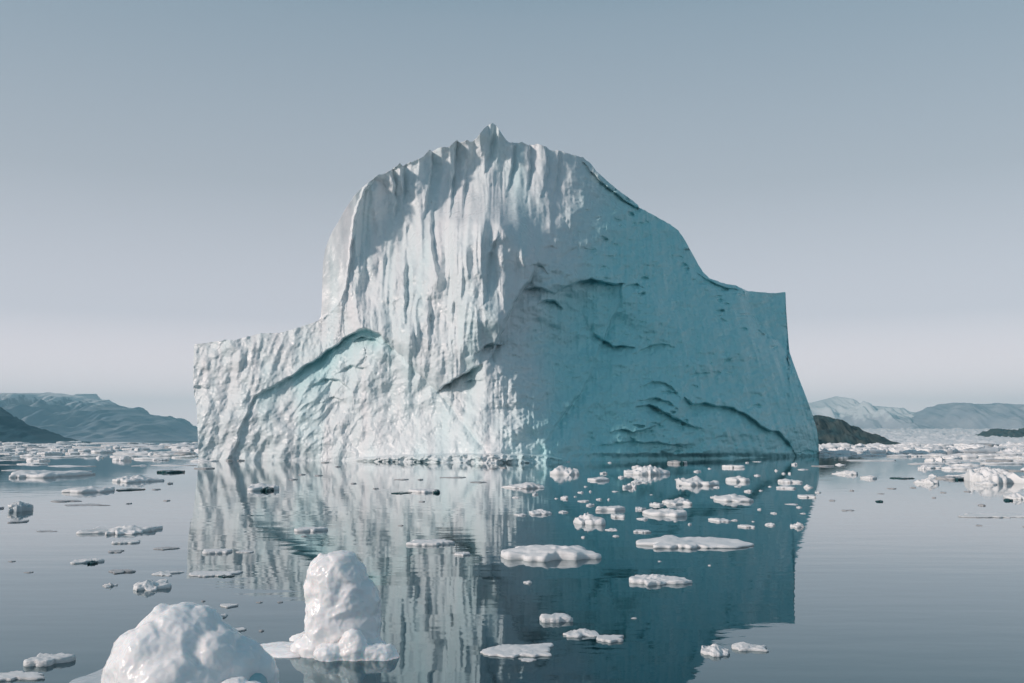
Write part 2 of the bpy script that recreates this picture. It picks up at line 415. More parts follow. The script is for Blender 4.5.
    smooth_flank = sst(0, 2.5, s)
    # --- low shoulder's own top is behind the lip
    # --- flutes and lumps
    wx = 7.0*fbm(PX/60, PY/190, 2, 21) + 1.6*fbm(PX/18, PY/60, 2, 26)
    mod = 0.55 + 0.75*sst(-.5, .6, fbm(PX/50, PY/60, 2, 27))
    mod2 = sst(-.2, .6, fbm(PX/34, PY/50, 2, 28))
    fl1 = 1-2*np.sqrt(pn((PX+wx)/24.0, PY/125.0 + 3, seed=22)**2 + 0.02)
    fl2 = 1-2*np.sqrt(pn((PX+wx*1.1)/9.5, PY/62.0, seed=23)**2 + 0.006)
    fl3 = pn((PX+wx)/4.2, PY/26.0, seed=24)
    fmask = ML*(1-0.9*ain)*(1-smooth_flank)*(0.25+0.75*sst(325, 350, PX))*(1-0.85*sst(360, 425, PY))
    top_m = 1-sst(190, 260, PY)
    fl4 = 1-2*np.abs(pn((PX+wx*1.2)/5.0, PY/48.0, seed=29))
    d -= fmask*((1.1+0.4*top_m)*mod*fl1 + (0.25+0.40*mod2)*fl2 + 0.12*fl3 + 0.12*fl4)
    # slanting scours inside the arch
    ra = R(38)
    u = PX*math.cos(ra) + PY*math.sin(ra); v = -PX*math.sin(ra) + PY*math.cos(ra)
    ub = u + 4*fbm(PX/30, PY/30, 2, 31)
    sc1 = 1-2*np.abs(pn(ub/11.0, v/34.0, seed=32)); sc2 = pn(ub/5.0, v/17.0, seed=33)
    deep = 1-sst(400, 450, PY)*0.65
    d -= ain*deep*(0.36*sc1 + 0.18*sc2)
    # general lumps
    d -= (1-smooth_flank)*(0.9*fbm(PX/46, PY/52, 3, 41)*(0.5+0.5*ML) + ML*(0.19*fbm(PX/9, PY/11, 4, 45)))
    # low shoulder: knobbly
    sh = (1-sst(300, 335, PX))*(1-ain)
    d -= sh*(0.42*fbm((PX+PY*.3)/17, PY/30, 3, 47) + .22*(1-2*np.abs(pn((PX+PY*.25)/11, PY/40, seed=48))))
    d -= smooth_flank*(0.14*fbm(PX/14, PY/30, 2, 49))
    # shaded face: combed by melt streaks, pocked
    slant = PX - 0.28*(PY-300)*sst(600, 760, PX)
    d -= MR*(0.30*pn(slant/5.0, PY/60.0, seed=51) + 0.16*pn(slant/2.4, PY/30, seed=52) + 1.3*fbm(PX/44, PY/34, 4, 53) + 0.35*fbm(PX/12, PY/9, 3, 54) + 0.12*fbm(PX/3.2, PY/3.4, 3, 55))
    ch = pn(PX/13, PY/6.5, seed=57) + 0.6*pn(PX/6, PY/3.6, seed=58)
    zone = sst(0.0, .45, fbm(PX/70, PY/60, 2, 59))*sst(560, 640, PX)
    d += MR*(0.25+zone)*2.0*np.clip(ch-0.42, 0, 1)
    d -= ML*(1-smooth_flank)*0.05*fbm(PX/2.6, PY/3.0, 2, 61)
    shade_and_streaks = 0.12 + 0.85*sst(-5, 95, PX-xr+14*fbm(PX/30, PY/60, 3, 63)) + 0.12*fbm(PX/16, PY/120, 3, 65)*ML + 0.10*sst(.1, .5, fbm(PX/40, PY/160, 2, 67))*ML  # teal of the shaded right side put into the colour, plus random blue streaks
    shade_and_streaks = shade_and_streaks + polyfeat(PX, PY, arch[4:], 0.55, 20, onset=3)  # the shade under the arch lip is painted in too
    # --- traced breaks
    def f(pts, amp, Ld, **k):
        nonlocal d
        d = d + polyfeat(PX, PY, pts, amp, Ld, **k)
    f(arch, 2.3, 22, onset=1.6)
    f([(373, 178, .8), (364, 190, 1), (355, 215, 1), (351.5, 240, 1), (348.5, 270, .8), (345, 290, .4), (340, 302, 0)], 2.2, 60, onset=2.0, flip=True)
    f([(391, 170, 1), (394, 185, 1), (395, 205, .6), (393, 225, 0)], 3.2, 17, onset=2.0, flip=True)
    f([(401, 162, 1), (403, 180, 1), (402, 200, .4), (401, 215, 0)], 2.6, 15, onset=2.0, flip=True)
    f([(430, 149, 1), (431, 165, 1), (428, 190, .7), (424, 215, .2)], 4.0, 22, onset=2.0, flip=True)
    f([(455, 141, 1), (454, 160, 1), (452, 185, .8), (450, 215, .2)], 3.6, 19, onset=2.0, flip=True)
    f([(466, 160, .2), (464, 190, 1), (462, 215, .3)], 2.4, 14, onset=2.0, flip=True)
    f([(494, 126, .4), (490, 145, 1), (485, 170, .3)], 1.8, 14, onset=3.0, flip=True)
    f([(513, 142, 1), (512, 165, 1), (506, 195, .3)], 2.2, 13, onset=2.0, flip=True)
    f([(528, 145, 1), (529, 170, 1), (526, 200, .3)], 2.2, 12, onset=2.0, flip=True)
    f([(545, 147, .8), (547, 170, 1), (541, 195, .3)], 2.0, 12, onset=2.0, flip=True)
    f([(559, 150, 1), (557, 175, 1), (550, 205, .2)], 1.6, 10, onset=2.0, flip=True)
    f([(743, 289, .4), (748, 303, 1), (753, 316, 1), (760, 329, 1), (767, 337, .6)], 2.5, 5, onset=1.5)
    f([(760, 333, .3), (767, 335, 1), (777, 340, 1), (784, 349, 1), (788, 362, .4)], 3.5, 7, onset=1.5)
    f([(497, 235, .3), (488, 255, 1), (485, 275, 1), (484, 300, .3)], 2.2, 22, onset=3.0, flip=True)
    f([(432, 205, .3), (431, 225, 1), (432, 250, 1), (438, 275, .3)], 2.4, 16, onset=3.0, flip=True)
    f([(406, 230, .2), (405, 260, 1), (405, 300, 1), (404, 330, .2)], 1.6, 12, onset=3.0, flip=True)
    f([(430, 300, .2), (428, 320, 1), (428, 345, .3)], 1.8, 12, onset=3.0, flip=True)
    f([(453, 295, .2), (453, 315, 1), (452, 340, .3)], 1.6, 11, onset=3.0, flip=True)
    ridge = polyfeat(PX, PY, [(380, 333, .3), (394, 347, 1), (408, 361, 1), (426, 379, 1), (446, 400, .9), (470, 431, .8), (490, 456, .5)], 1.0, 17, onset=8)
    ridge2 = polyfeat(PX, PY, [(380, 333, .3), (394, 347, 1), (408, 361, 1), (426, 379, 1), (446, 400, .9), (470, 431, .8), (490, 456, .5)], 1.0, 17, onset=8, flip=True)
    d = d - 1.3*np.maximum(ridge, ridge2)*(0.6+0.6*pn(PX/13, PY/15, seed=85))
    f([(310, 385, .2), (325, 378, 1), (340, 380, .8), (352, 390, .2)], 1.3, 14)
    f([(338, 372, .2), (350, 365, 1), (362, 368, .6)], 1.3, 12)
    f([(322, 402, .2), (334, 396, 1), (345, 402, .3)], 1.0, 12)
    f([(352, 342, 0), (362, 336, 1), (372, 338, 1), (385, 345, 0)], 2.0, 9)
    f([(440, 389, .3), (446, 384, 1), (460, 375, 1), (468, 371, .9), (477, 366, .4)], 4.2, 16)
    f([(462, 384, 0), (470, 380, 1), (480, 380, .3)], 1.5, 7)
    f([(478, 352, .3), (484, 346, 1), (492, 343, 1), (502, 344, .2)], 3.2, 18)
    f([(480, 372, .1), (479, 360, .8), (480, 350, .5)], 0.9, 16, flip=False)
    f([(489, 358, .2), (497, 340, .8), (505, 320, 1), (515, 301, 1), (523, 288, 1), (530, 278, .8), (536, 266, .3)], 7.0, 40, onset=3)
    f([(528, 268, 0), (534, 264, .8), (541, 266, 1), (546, 272, .3)], 1.6, 8)
    f([(526, 290, .4), (535, 286, 1), (545, 288, .6), (552, 293, .2)], 3.0, 13)
    f([(540, 303, .3), (546, 300, 1), (554, 300, 1), (561, 306, .4)], 3.0, 15)
    f([(556, 293, .2), (568, 285, .7), (582, 281, .9), (592, 278.5, 1), (602, 281, 1), (610, 283.5, 1), (619, 284, .5)], 4.2, 50)
    f([(625, 287, .4), (630, 283, 1), (637, 283, 1), (641, 287, .3)], 2.0, 8)
    f([(618, 305, .2), (612, 318, .9), (605, 335, 1), (598, 348, .9), (590, 375, .5), (580, 392, .7), (570, 405, 1), (558, 420, .8), (548, 438, .3)], 3.0, 26, onset=3, flip=True)
    f([(597, 335, .4), (604, 340, 1), (612, 346, 1), (622, 345, 1), (632, 347, .4)], 2.8, 11)
    f([(636, 352, .3), (648, 347, 1), (662, 343, .6), (672, 346, .2)], 2.4, 10)
    f([(562, 256, .2), (570, 250, .8), (577, 245, .3)], 1.2, 6)
    f([(542, 246, .2), (550, 245, .8), (558, 248, .3)], 1.0, 6)
    f([(641, 386, .3), (652, 381, 1), (666, 382, 1), (674, 389, 1), (679, 397, .3)], 1.8, 9)
    f([(641, 399, .4), (655, 397, 1), (668, 402, 1), (676, 407, .4)], 2.0, 8)
    f([(640, 406, .5), (650, 404, 1), (662, 409, 1), (674, 418, 1), (688, 424, .8), (700, 428, .2)], 3.0, 14)
    f([(687, 399, .4), (693, 404, 1), (704, 403, .9), (716, 405, 1), (732, 408, 1), (745, 413, 1), (756, 421, 1), (765, 428, .9), (778, 432, .8), (788, 442, .8), (793, 450, .3)], 3.2, 18)
    f([(585, 164, .4), (594, 174, 1), (604, 184, 1), (618, 195, 1), (628, 201, 1), (639, 207.5, 1)], 2.4, 7)
    f([(700, 275, .3), (712, 281, 1), (726, 287, 1), (734, 289, .5)], 2.2, 9)
    f([(612, 432, .2), (622, 428, .6), (634, 432, .9), (650, 428, .6), (665, 420, .3)], 2.6, 18)
    f([(600, 445, .3), (630, 441, 1), (665, 443, .8), (690, 447, .2)], 1.8, 9)
    f([(210, 389, .1), (200, 386, .8), (193, 386, .8)][::-1], 0.9, 9)
    d += 5.0*np.exp(-((PX-562)/38)**2-((PY-345)/62)**2)*sst(-8, 14, PY-np.interp(PX, [500, 540, 566, 592, 620, 660], [330, 300, 285, 279, 285, 300]))
    d -= 2.5*np.exp(-((PX-660)/55)**2-((PY-425)/26)**2)
    d += 2.2*np.exp(-((PX-600)/30)**2-((PY-428)/22)**2)
    # tower standing behind the front crest at the right end
    f([(737, 283, .2), (744, 291, .8), (747, 303, 1), (752, 316, 1), (759, 328, 1), (766, 336, 1), (777, 341, .9), (783, 350, .6), (789, 364, .2)], 7.5, 60, onset=2.0, flip=True)
    # wave-cut notch and the pale foot of ice at the waterline
    notch = sst(452, 458, PY)*sst(560, 620, PX)
    d += 1.7*notch
    fy = np.interp(PX, [340, 380, 430, 470, 520, 548, 560, 575], [459, 456, 453.5, 453.5, 453.5, 455, 457.5, 461]) + 0.8*pn(PX/11, PX*0, seed=81)
    foot = sst(0, 1.6, PY-fy)*sst(340, 380, PX)*(1-sst(556, 572, PX))
    d -= foot*(3.6 + 0.8*fbm(PX/8, PY/5, 3, 83))
    # --- world
    X, Y, Z = world(PX, PY, d)
    V = np.stack([X.ravel(), Y.ravel(), Z.ravel()], 1)
    q = grid_quads(nx, ny)
    # rear: loft the outline back and down, then close it
    loop = np.concatenate([np.arange(ny)*nx, (ny-1)*nx + np.arange(1, nx), (np.arange(ny-1)[::-1])*nx + nx-1])
    B = V[loop]
    nl = len(loop); rings = [B]; idx = [loop]
    xc = B[:, 0].mean()
    base = len(V); extra = []
    ks = [0.012, 0.03, 0.06, 0.1, 0.17, 0.26, 0.37, 0.5, 0.63, 0.76, 0.88, 1.0]
    for k in ks:
        yb = np.maximum(B[:, 1] + 12, 222.0)
        ring = B.copy()
        ring[:, 1] = B[:, 1] + (yb-B[:, 1])*k
        drop = 0.12*k + 0.5*max(0, k-0.45)/0.55
        ring[:, 2] = np.where(B[:, 2] > 0, B[:, 2]*(1-drop), B[:, 2])
        ring[:, 0] = xc + (B[:, 0]-xc)*(1-0.25*k*k)
        nn = fbm3(ring/7.0, 3, 91)
        ring[:, 2] += np.where(B[:, 2] > 1.0, nn*1.2*min(1, k*6) - 0.6*min(1, k*8), 0)
        ring[:, 1] += fbm3(ring/9.0, 2, 95)*2.0*k
        extra.append(ring); idx.append(base + np.arange(nl)); base += nl
    for k in (0.6, 0.25):
        ring = extra[len(ks)-1].copy(); cz = np.array([xc, 236.0, 8.0])
        ring = cz + (ring-cz)*k
        extra.append(ring); idx.append(base + np.arange(nl)); base += nl
    V = np.concatenate([V] + extra + [np.array([[xc, 240.0, 8.0]])])
    Q = [q]
    for a, b in zip(idx[:-1], idx[1:]):
        Q.append(np.stack([a[:-1], b[:-1], b[1:], a[1:]], 1)[:, ::-1])
    last = idx[-1]; apex = len(V)-1
    tr = np.stack([last[:-1], last[1:], np.full(nl-1, apex)], 1)
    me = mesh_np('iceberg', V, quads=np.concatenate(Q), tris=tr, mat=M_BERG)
    at_ = me.attributes.new('shade_streak_tint', 'FLOAT', 'POINT')
    vals = np.full(len(V), 0.25, np.float32); vals[:nx*ny] = np.clip(shade_and_streaks, 0, 1).ravel()
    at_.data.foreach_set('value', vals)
    o = link('iceberg', me)
    tag(o, 'huge domed iceberg with fluted sunlit left face and smooth shaded right face', 'iceberg')
    return o
iceberg()

# ------------------------------------------------------------------ floating ice
def floe_mesh(name, seed, lobes=0.3, lump=0.5, nth=56, nr=15, mat=None, flat=False):
    """unit floe: x, y within -1..1, top about 1 high, keel below the water"""
    rs = np.random.RandomState(seed)
    th = np.linspace(0, 2*math.pi, nth, endpoint=False)
    rr = 1 + lobes*1.3*pn(np.cos(th)*1.1+seed*3.7, np.sin(th)*1.1+9, seed=5) + lobes*0.7*pn(np.cos(th)*2.7+seed*1.3, np.sin(th)*2.7, seed=6) \
        + lobes*0.35*pn(np.cos(th)*6+seed, np.sin(th)*6, seed=7)
    poly = np.full(nth, 9.0)
    for a_ in np.sort(rs.uniform(0, 2*math.pi, 9)):
        c_ = np.cos(th-a_); poly = np.minimum(poly, np.where(c_ > 0.15, rs.uniform(.78, 1.12)/np.maximum(c_, .15), 9))
    rr = np.clip(rr, 0.45, 2)*np.clip(poly, .5, 1.5)
    ts = np.concatenate([np.linspace(0.06, 0.9, nr-4), [0.955, 0.99, 1.0, 0.93]])
    V = [[(0, 0, 0)]]
    ox, oy = rs.uniform(-.35, .35), rs.uniform(-.2, .2)
    for k, t in enumerate(ts):
        x = np.cos(th)*rr*t; y = np.sin(th)*rr*t
        h = 0.5 + lump*0.5*fbm(x*1.5+seed, y*1.5, 4, 13+seed % 7) - lump*0.5*np.abs(pn(x*3.3+seed, y*3.3, seed=11)) + 0.12 + lump*0.8*np.exp(-((x-ox)**2*3+(y-oy)**2*4))
        h = np.maximum(h, 0.18)
        if flat: h = 0.6 + 0.12*fbm(x*3+seed, y*3, 3, 13)
        edge = [1]*(nr-4) + [0.96, 0.72, 0.12, -0.5]
        z = h*edge[k] if k < len(ts)-1 else np.full(nth, -0.45)
        if k == len(ts)-2: z = np.full(nth, 0.05) + 0.05*rs.rand(nth)
        V.append(np.stack([x, y, z], 1))
    V = np.concatenate([np.asarray(v, float).reshape(-1, 3) for v in V])
    V[0, 2] = V[1:nth+1, 2].mean()
    mn, mx = V.min(0), V.max(0)
    for a in (0, 1): V[:, a] = (V[:, a]-mn[a])/(mx[a]-mn[a])*2-1
    V[:, 2] /= mx[2]
    tris = [(0, 1+i, 1+(i+1) % nth) for i in range(nth)]
    q = []
    i = np.arange(nth); j = (i+1) % nth
    for k in range(len(ts)-1):
        a = 1+k*nth
        q.append(np.stack([a+i, a+nth+i, a+nth+j, a+j], 1))
    # keel cap
    a = 1+(len(ts)-1)*nth; V = np.concatenate([V, [[0, 0, -0.6]]]); c = len(V)-1
    tris += [(a+k, c, a+(k+1) % nth) for k in range(nth)]
    return mesh_np(name, V, quads=np.concatenate(q), tris=np.array(tris), mat=mat)

_seed = [100]
def floe(name, box, label, cat, group=None, style='floe', tip=None, me=None, mat=None, fl=None, hmin=0.3):
    """a floe that covers the pixel box (x0, x1, y0, y1) of the photograph, standing on the water there"""
    _seed[0] += 1
    x0, x1, y0, y1 = box
    dn = depth_at(y1); wpx = x1-x0; hpx = max(y1-y0, 1.2)
    W = wpx*dn/F
    flatpx = wpx*CAM_H/dn*0.75
    Hp = max(hpx - flatpx, hmin*hpx)*(0.62 if wpx < 30 else 0.8)
    flatpx = max(hpx-Hp, 0.15*hpx)
    dfar = depth_at(max(y1-flatpx, HOR+0.6))
    Yd = min(max(dfar-dn, 0.25*W), 1.6*W)
    H = Hp*dn/F
    if me is None:
        lob, lump = {'floe': (0.32, 0.5), 'lump': (0.3, 0.9), 'flat': (0.35, 0.15), 'crusty': (0.55, 1.1)}[style]
        big = wpx > 45
        me = floe_mesh(name, _seed[0], lob, lump, nth=110 if big else 44, nr=26 if big else 12, mat=mat or M_FLOE, flat=(style == 'flat'))
    cx = (x0+x1)/2; yc = dn + Yd/2
    X = (cx-512)/F*dn/CP
    o = link(name, me)
    o.location = (X, yc, 0.0); o.scale = (W/2, Yd/2, max(H, 0.02))
    tag(o, label, cat, group)
    if tip:                                     # a child of dark clear ice showing at one end: (x fraction, width fraction)
        t = link('clear_ice_edge', floe_mesh('clear_ice_edge', _seed[0]+500, .3, .5, nth=24, nr=9, mat=M_DARK), parent=o)
        t.location = (tip[0], -0.75, 0.02); t.scale = (tip[1], 0.5, tip[2] if len(tip) > 2 else 0.55)
    return o

F_ = 'ice floes in the berg\'s dark reflection'
N = 'floe'
named = [
 ((500, 603, 539, 562), 'broad white floe with a humped middle, left of the pair of largest floes', 'ice floe', F_, 'floe'),
 ((638, 758, 531, 549), 'longest white floe, low and drawn out, in the dark reflection', 'ice floe', F_, 'floe'),
 ((629, 692, 571, 586), 'low lens shaped white floe alone below the longest floe', 'ice floe', F_, 'floe'),
 ((539, 572, 612, 623), 'thin smooth slipper shaped floe above two small rough floes', 'ice floe', F_, 'flat'),
 ((562, 598, 626, 638), 'small rough grey white floe with a rounded hump, left of its twin', 'ice floe', F_, 'lump'),
 ((595, 624, 634, 643), 'small flat topped white floe touching the rough humped one', 'ice floe', F_, 'flat'),
 ((480, 555, 641, 658), 'wide wedge shaped white floe at the bottom edge of the pale reflection', 'ice floe', F_, 'floe'),
 ((518, 536, 657, 662), 'crumb of white ice under the wedge shaped floe', 'ice floe', F_, 'lump'),
 ((698, 727, 640, 657), 'knobbly white lump, left one of the close pair by the sky reflection', 'ice floe', F_, 'lump'),
 ((728, 764, 639, 652), 'knobbly white lump with a low tail, right one of the close pair', 'ice floe', F_, 'lump'),
 ((550, 580, 463, 475), 'thick forked white floe beside the foot of the iceberg', 'ice floe', F_, 'lump'),
 ((501, 545, 480, 489), 'ragged white floe with a thin tail between bright and dark reflection', 'ice floe', F_, 'crusty'),
 ((626, 673, 462, 475), 'largest crumbled heap of white ice near the shaded berg face', 'ice floe', F_, 'crusty'),
 ((588, 610, 474, 481), 'blunt white floe left of the crumbled heap', 'ice floe', F_, 'floe'),
 ((574, 606, 510, 525), 'two lobed rounded white floe with a drooping right lobe', 'ice floe', F_, 'lump'),
 ((594, 625, 505, 511), 'narrow straight white bar of ice behind the two lobed floe', 'ice floe', F_, 'flat'),
 ((529, 552, 506, 515), 'small pointed dome of white ice at the edge of the dark reflection', 'ice floe', F_, 'lump'),
 ((646, 688, 506, 517), 'flat oval floe with a grey hollow on its top', 'ice floe', F_, 'floe'),
 ((665, 692, 493, 505), 'winged white floe with one raised pointed fin', 'ice floe', F_, 'crusty'),
 ((649, 664, 500, 506), 'small blunt floe tucked between the winged and the oval floe', 'ice floe', F_, 'lump'),
 ((681, 722, 473, 486), 'round backed white floe with a crumbly right arm', 'ice floe', F_, 'lump'),
 ((717, 753, 492, 502), 'thick sausage shaped floe with a knob at its right end', 'ice floe', F_, 'lump'),
 ((728, 748, 472, 482), 'hooked white floe with its lower end turned down', 'ice floe', F_, 'floe'),
 ((723, 743, 463, 468), 'flat white slab nearest to the shaded berg wall', 'ice floe', F_, 'flat'),
 ((779, 800, 476, 483), 'smooth white floe pointed at the right, near the berg\'s right end', 'ice floe', F_, 'floe'),
 ((776, 795, 484, 489), 'little floe with a thin left arm below the pointed floe', 'ice floe', F_, 'floe'),
 ((709, 728, 516, 522), 'dull grey white oblong floe above the longest floe', 'ice floe', F_, 'floe'),
 ((737, 752, 524, 528), 'small flat floe over the right half of the longest floe', 'ice floe', F_, 'flat'),
 ((762, 772, 521, 526), 'small rounded floe alone right of the longest floe', 'ice floe', F_, 'lump'),
 ((789, 802, 519, 528), 'spiky little floe at the right edge of the dark reflection', 'ice floe', F_, 'crusty'),
 ((798, 819, 494, 498), 'thin pale streak of ice crossing the reflection\'s right edge', 'ice floe', F_, 'flat'),
 ((621, 638, 479, 488), 'small stepped floe in front of the crumbled heap', 'ice floe', F_, 'crusty'),
 ((631, 647, 478, 483), 'pair like dumbbell of ice just in front of the crumbled heap', 'ice floe', F_, 'lump'),
 ((634, 645, 505, 510), 'small oval floe left of the one with a grey hollow', 'ice floe', F_, 'lump'),
 ((611, 625, 513, 518), 'short flat floe right of the two lobed floe', 'ice floe', F_, 'flat'),
 ((632, 649, 529, 533), 'small flat floe touching the left end of the longest floe', 'ice floe', F_, 'flat'),
 ((407, 455, 538, 546), 'pale flat floe in front of the reflected white flutes', 'ice floe', None, 'flat'),
 ((455, 471, 551, 556), 'faint small flat floe right below the pale flat one', 'ice floe', None, 'flat'),
 ((296, 328, 526, 532), 'narrow pale floe above the upright ice knob', 'ice floe', None, 'flat'),
 ((203, 233, 548, 554), 'narrow pale floe at the lower left of the bright reflection', 'ice floe', None, 'flat'),
 ((240, 257, 550, 553), 'thin sliver of ice right of the narrow pale floe', 'ice floe', None, 'flat'),
 ((35, 76, 652, 667), 'tilted flat white slab with a straight right end, left of the smooth ice dome', 'ice floe', None, 'flat'),
 ((-12, 55, 670, 682), 'long low floe cut by the bottom left corner of the view', 'ice floe', None, 'flat'),
 ((129, 173, 575, 591), 'crumbly frosted floe of piled grains behind the ice dome', 'ice floe', None, 'crusty'),
 ((155, 183, 569, 576), 'slim speckled floe behind the crumbly frosted one', 'ice floe', None, 'crusty'),
 ((107, 120, 581, 588), 'small cluster of frost grains left of the crumbly floe', 'ice floe', None, 'crusty'),
 ((216, 231, 611, 619), 'small peaked floe just behind the right shoulder of the ice dome', 'ice floe', None, 'lump'),
 ((223, 242, 603, 608), 'thin grey shard behind the small peaked floe', 'ice floe', None, 'flat'),
 ((232, 251, 627, 632), 'flat pale scrap between the dome and the upright knob', 'ice floe', None, 'flat'),
 ((78, 147, 522, 535), 'wide low broken floe on the calm left water', 'ice floe', None, 'crusty'),
 ((115, 143, 539, 544), 'faint white ripple edged floe under the wide broken one', 'ice floe', None, 'flat'),
 ((957, 1034, 511, 518), 'long thin floe cut by the right edge of the view', 'ice floe', None, 'floe'),
 ((64, 105, 484, 493), 'pale slushy floe at the front of the left brash', 'ice floe', None, 'floe'),
 ((-8, 60, 468, 478), 'long pale floe across open blue water at the far left', 'ice floe', None, 'floe'),
 ((101, 151, 473, 483), 'lumpy floe with a knob at its right end in the left brash', 'ice floe', None, 'lump'),
 ((838, 865, 467, 475), 'dirty speckled floe off the berg\'s right end', 'ice floe', None, 'crusty'),
 ((862, 878, 473, 479), 'faint white floe right of the dirty speckled one', 'ice floe', None, 'floe'),
 ((917, 936, 472, 484), 'upright white lump with a mirrored foot in the right brash', 'ice floe', None, 'lump'),
 ((977, 997, 477, 485), 'block like white floe with a dark pocket at the right', 'ice floe', None, 'lump'),
 ((1008, 1036, 489, 500), 'rounded white lump cut by the right edge of the view', 'ice floe', None, 'lump'),
 ((985, 1040, 462, 484), 'tallest white heap of brash at the right edge', 'ice floe', None, 'crusty'),
]
for bx, lab, cat, grp, st in named:
    floe('ice_floe', bx, lab, cat, grp, st)
tips = [
 ((189, 240, 570, 577), 'flat wet floe with a dark clear right end behind the ice dome', (0.62, 0.36, 0.8), M_FLOE, 'flat'),
 ((75, 105, 557, 564), 'small sloping floe with a dark knob at its right end', (0.7, 0.28, 0.8), M_FLOE, 'floe'),
 ((245, 277, 481, 491), 'white floe with two dark spots under its near edge', (0.55, 0.3, 0.6), M_FLOE, 'floe'),
 ((407, 441, 488, 493), 'thin floe with a black clear block at its right end', (0.8, 0.2, 1.1), M_FLOE, 'flat'),
 ((668, 688, 458, 464), 'grey floe with a dark stone like core near the berg', (0.2, 0.25, 0.9), M_GREYICE, 'floe'),
 ((943, 969, 474, 480), 'long dirty floe with dark patches in the right brash', (-0.2, 0.4, 0.8), M_GREYICE, 'floe'),
]
for bx, lab, tp_, mt, st in tips:
    floe('ice_floe', bx, lab, 'ice floe', None, st, tip=tp_, mat=mt)
dark = [
 ((113, 140, 487, 491), 'low dark teal piece of clear ice in front of the left brash', M_DARK),
 ((158, 182, 468, 473), 'jagged dark piece of clear ice near the berg\'s left end', M_DARK),
 ((12, 30, 497, 512), 'pale ice lump with painted blue grey shade and a white cap at the far left', M_SHELF),  # pale lump: its greyish teal shadow is put into the body colour
 ((109, 138, 568, 574), 'thin curved grey shard floating behind the crumbly floe', M_GREYICE),
 ((156, 182, 546, 550), 'flat grey shard left of the berg\'s reflection', M_GREYICE),
 ((64, 113, 503, 506), 'long hair thin grey strip of ice on the left water', M_GREYICE),
 ((53, 84, 499, 502), 'short thin grey strip just behind the longer one', M_GREYICE),
 ((111, 128, 549, 553), 'small tilted grey shard on the calm left water', M_GREYICE),
 ((974, 982, 503, 506), 'small grey fleck of ice above the long thin right floe', M_GREYICE),
 ((1000, 1007, 497, 501), 'small dark fleck of ice near the right edge', M_DARK),
 ((872, 878, 499, 502), 'single dark fleck on the open water right of the berg', M_DARK),
 ((838, 852, 509, 511), 'thin grey sliver on the water right of the dark reflection', M_GREYICE),
 ((892, 914, 476, 479), 'thin dark streak of ice between two white lumps at right', M_DARK),
 ((40, 64, 530, 532), 'faint grey thread of ice on the left water', M_GREYICE),
 ((391, 411, 491, 494), 'dark speckled strip in front of the bright reflection', M_DARK),
]
for bx, lab, mt in dark:
    o = floe('ice_shard', bx, lab, 'ice shard', None, 'floe', mat=mt)
    if mt is M_SHELF:
        c = link('snow_cap', floe_mesh('snow_cap', 777, .3, .8, nth=30, nr=10, mat=M_FLOE), parent=o)
        c.location = (-0.2, 0.1, 0.55); c.scale = (0.75, 0.8, 0.55)

protos = [floe_mesh('ice_crumb', 900+i, 0.35, 0.4 + 0.09*i, nth=26, nr=9, mat=M_FLOE) for i in range(10)]
protos_d = [floe_mesh('ice_crumb', 930+i, 0.35, 0.5, nth=22, nr=8, mat=M_GREYICE) for i in range(3)]
rng = random.Random(4)
# small crumbs among the floes, each where the photograph shows one (x0, x1, y0, y1)
crumbs = [(599,607,470,474),(617,624,474,478),(631,640,463,468),(636,647,516,520),(604,616,527,531),(585,594,502,506),(577,589,499,502),(595,601,497,500),
 (560,568,494,499),(577,583,490,493),(611,618,490,492),(558,568,509,513),(560,570,460,462),(612,618,535,537),(583,587,485,487),(554,558,497,499),(607,611,461,463),
 (671,675,520,522),(685,689,522,525),(648,651,494,495),(673,678,478,480),(675,680,483,486),(580,584,535,538),(588,591,489,492),(606,609,497,500),(573,576,495,497),
 (692,700,469,472),(752,759,473,476),(708,715,495,498),(712,718,485,488),(742,750,488,492),(728,735,518,521),(768,774,511,514),(784,796,503,505),(802,811,482,488),(789,796,461,465),
 (796,807,468,470),(732,740,485,487),(765,768,485,487),(756,760,489,491),(754,758,507,510),(772,776,468,471),(779,783,471,474),(785,788,471,474),(793,799,505,508),(796,802,512,514),
 (812,818,490,493),(706,710,467,469),(743,747,461,463),(752,760,461,462),(523,532,579,584),(628,634,617,619),(611,618,534,537),(514,527,512,516),(512,519,495,498),(532,538,491,495),(740,743,468,469),(748,751,520,522),
 (655,659,560,562),(704,707,564,566)]
GC = 'small crumbs of ice in the dark reflection'
for bx in crumbs:
    floe('ice_crumb', bx, 'small crumb of white ice among the floes in the dark reflection', 'ice crumb', GC, me=rng.choice(protos))
flecks = [(440,466,476,478),(395,409,478,480),(418,424,478,480),(470,487,481,483),(374,380,487,489),(352,358,482,484),(300,307,473,475),(322,330,461,463),(336,342,465,467),(228,234,458,461),(238,246,458,461),
 (196,214,466,469),(304,310,535,537),(400,405,524,526),(500,507,466,468),(489,497,467,469),(420,426,500,502),(316,324,474,476),(290,299,478,480),(0,8,505,509),(10,29,519,523),(168,174,499,501),(130,136,502,504),
 (170,176,481,484),(155,163,488,490),(838,843,509,511),(846,850,489,491),(826,832,499,501),(936,942,491,493),(905,911,486,488),(960,966,490,492),(926,930,496,498),(1014,1018,525,527),(970,976,524,526),
 (262,268,601,603),(282,288,601,603),(265,270,629,632),(208,212,600,602),(18,24,560,562),(34,42,571,573),(885,893,487,489),(873,880,493,494)]
GF = 'thin grey flecks of ice on the calm water'
for bx in flecks:
    floe('ice_fleck', bx, 'thin grey fleck of ice lying on the calm pale water', 'ice fleck', GF, me=rng.choice(protos_d))

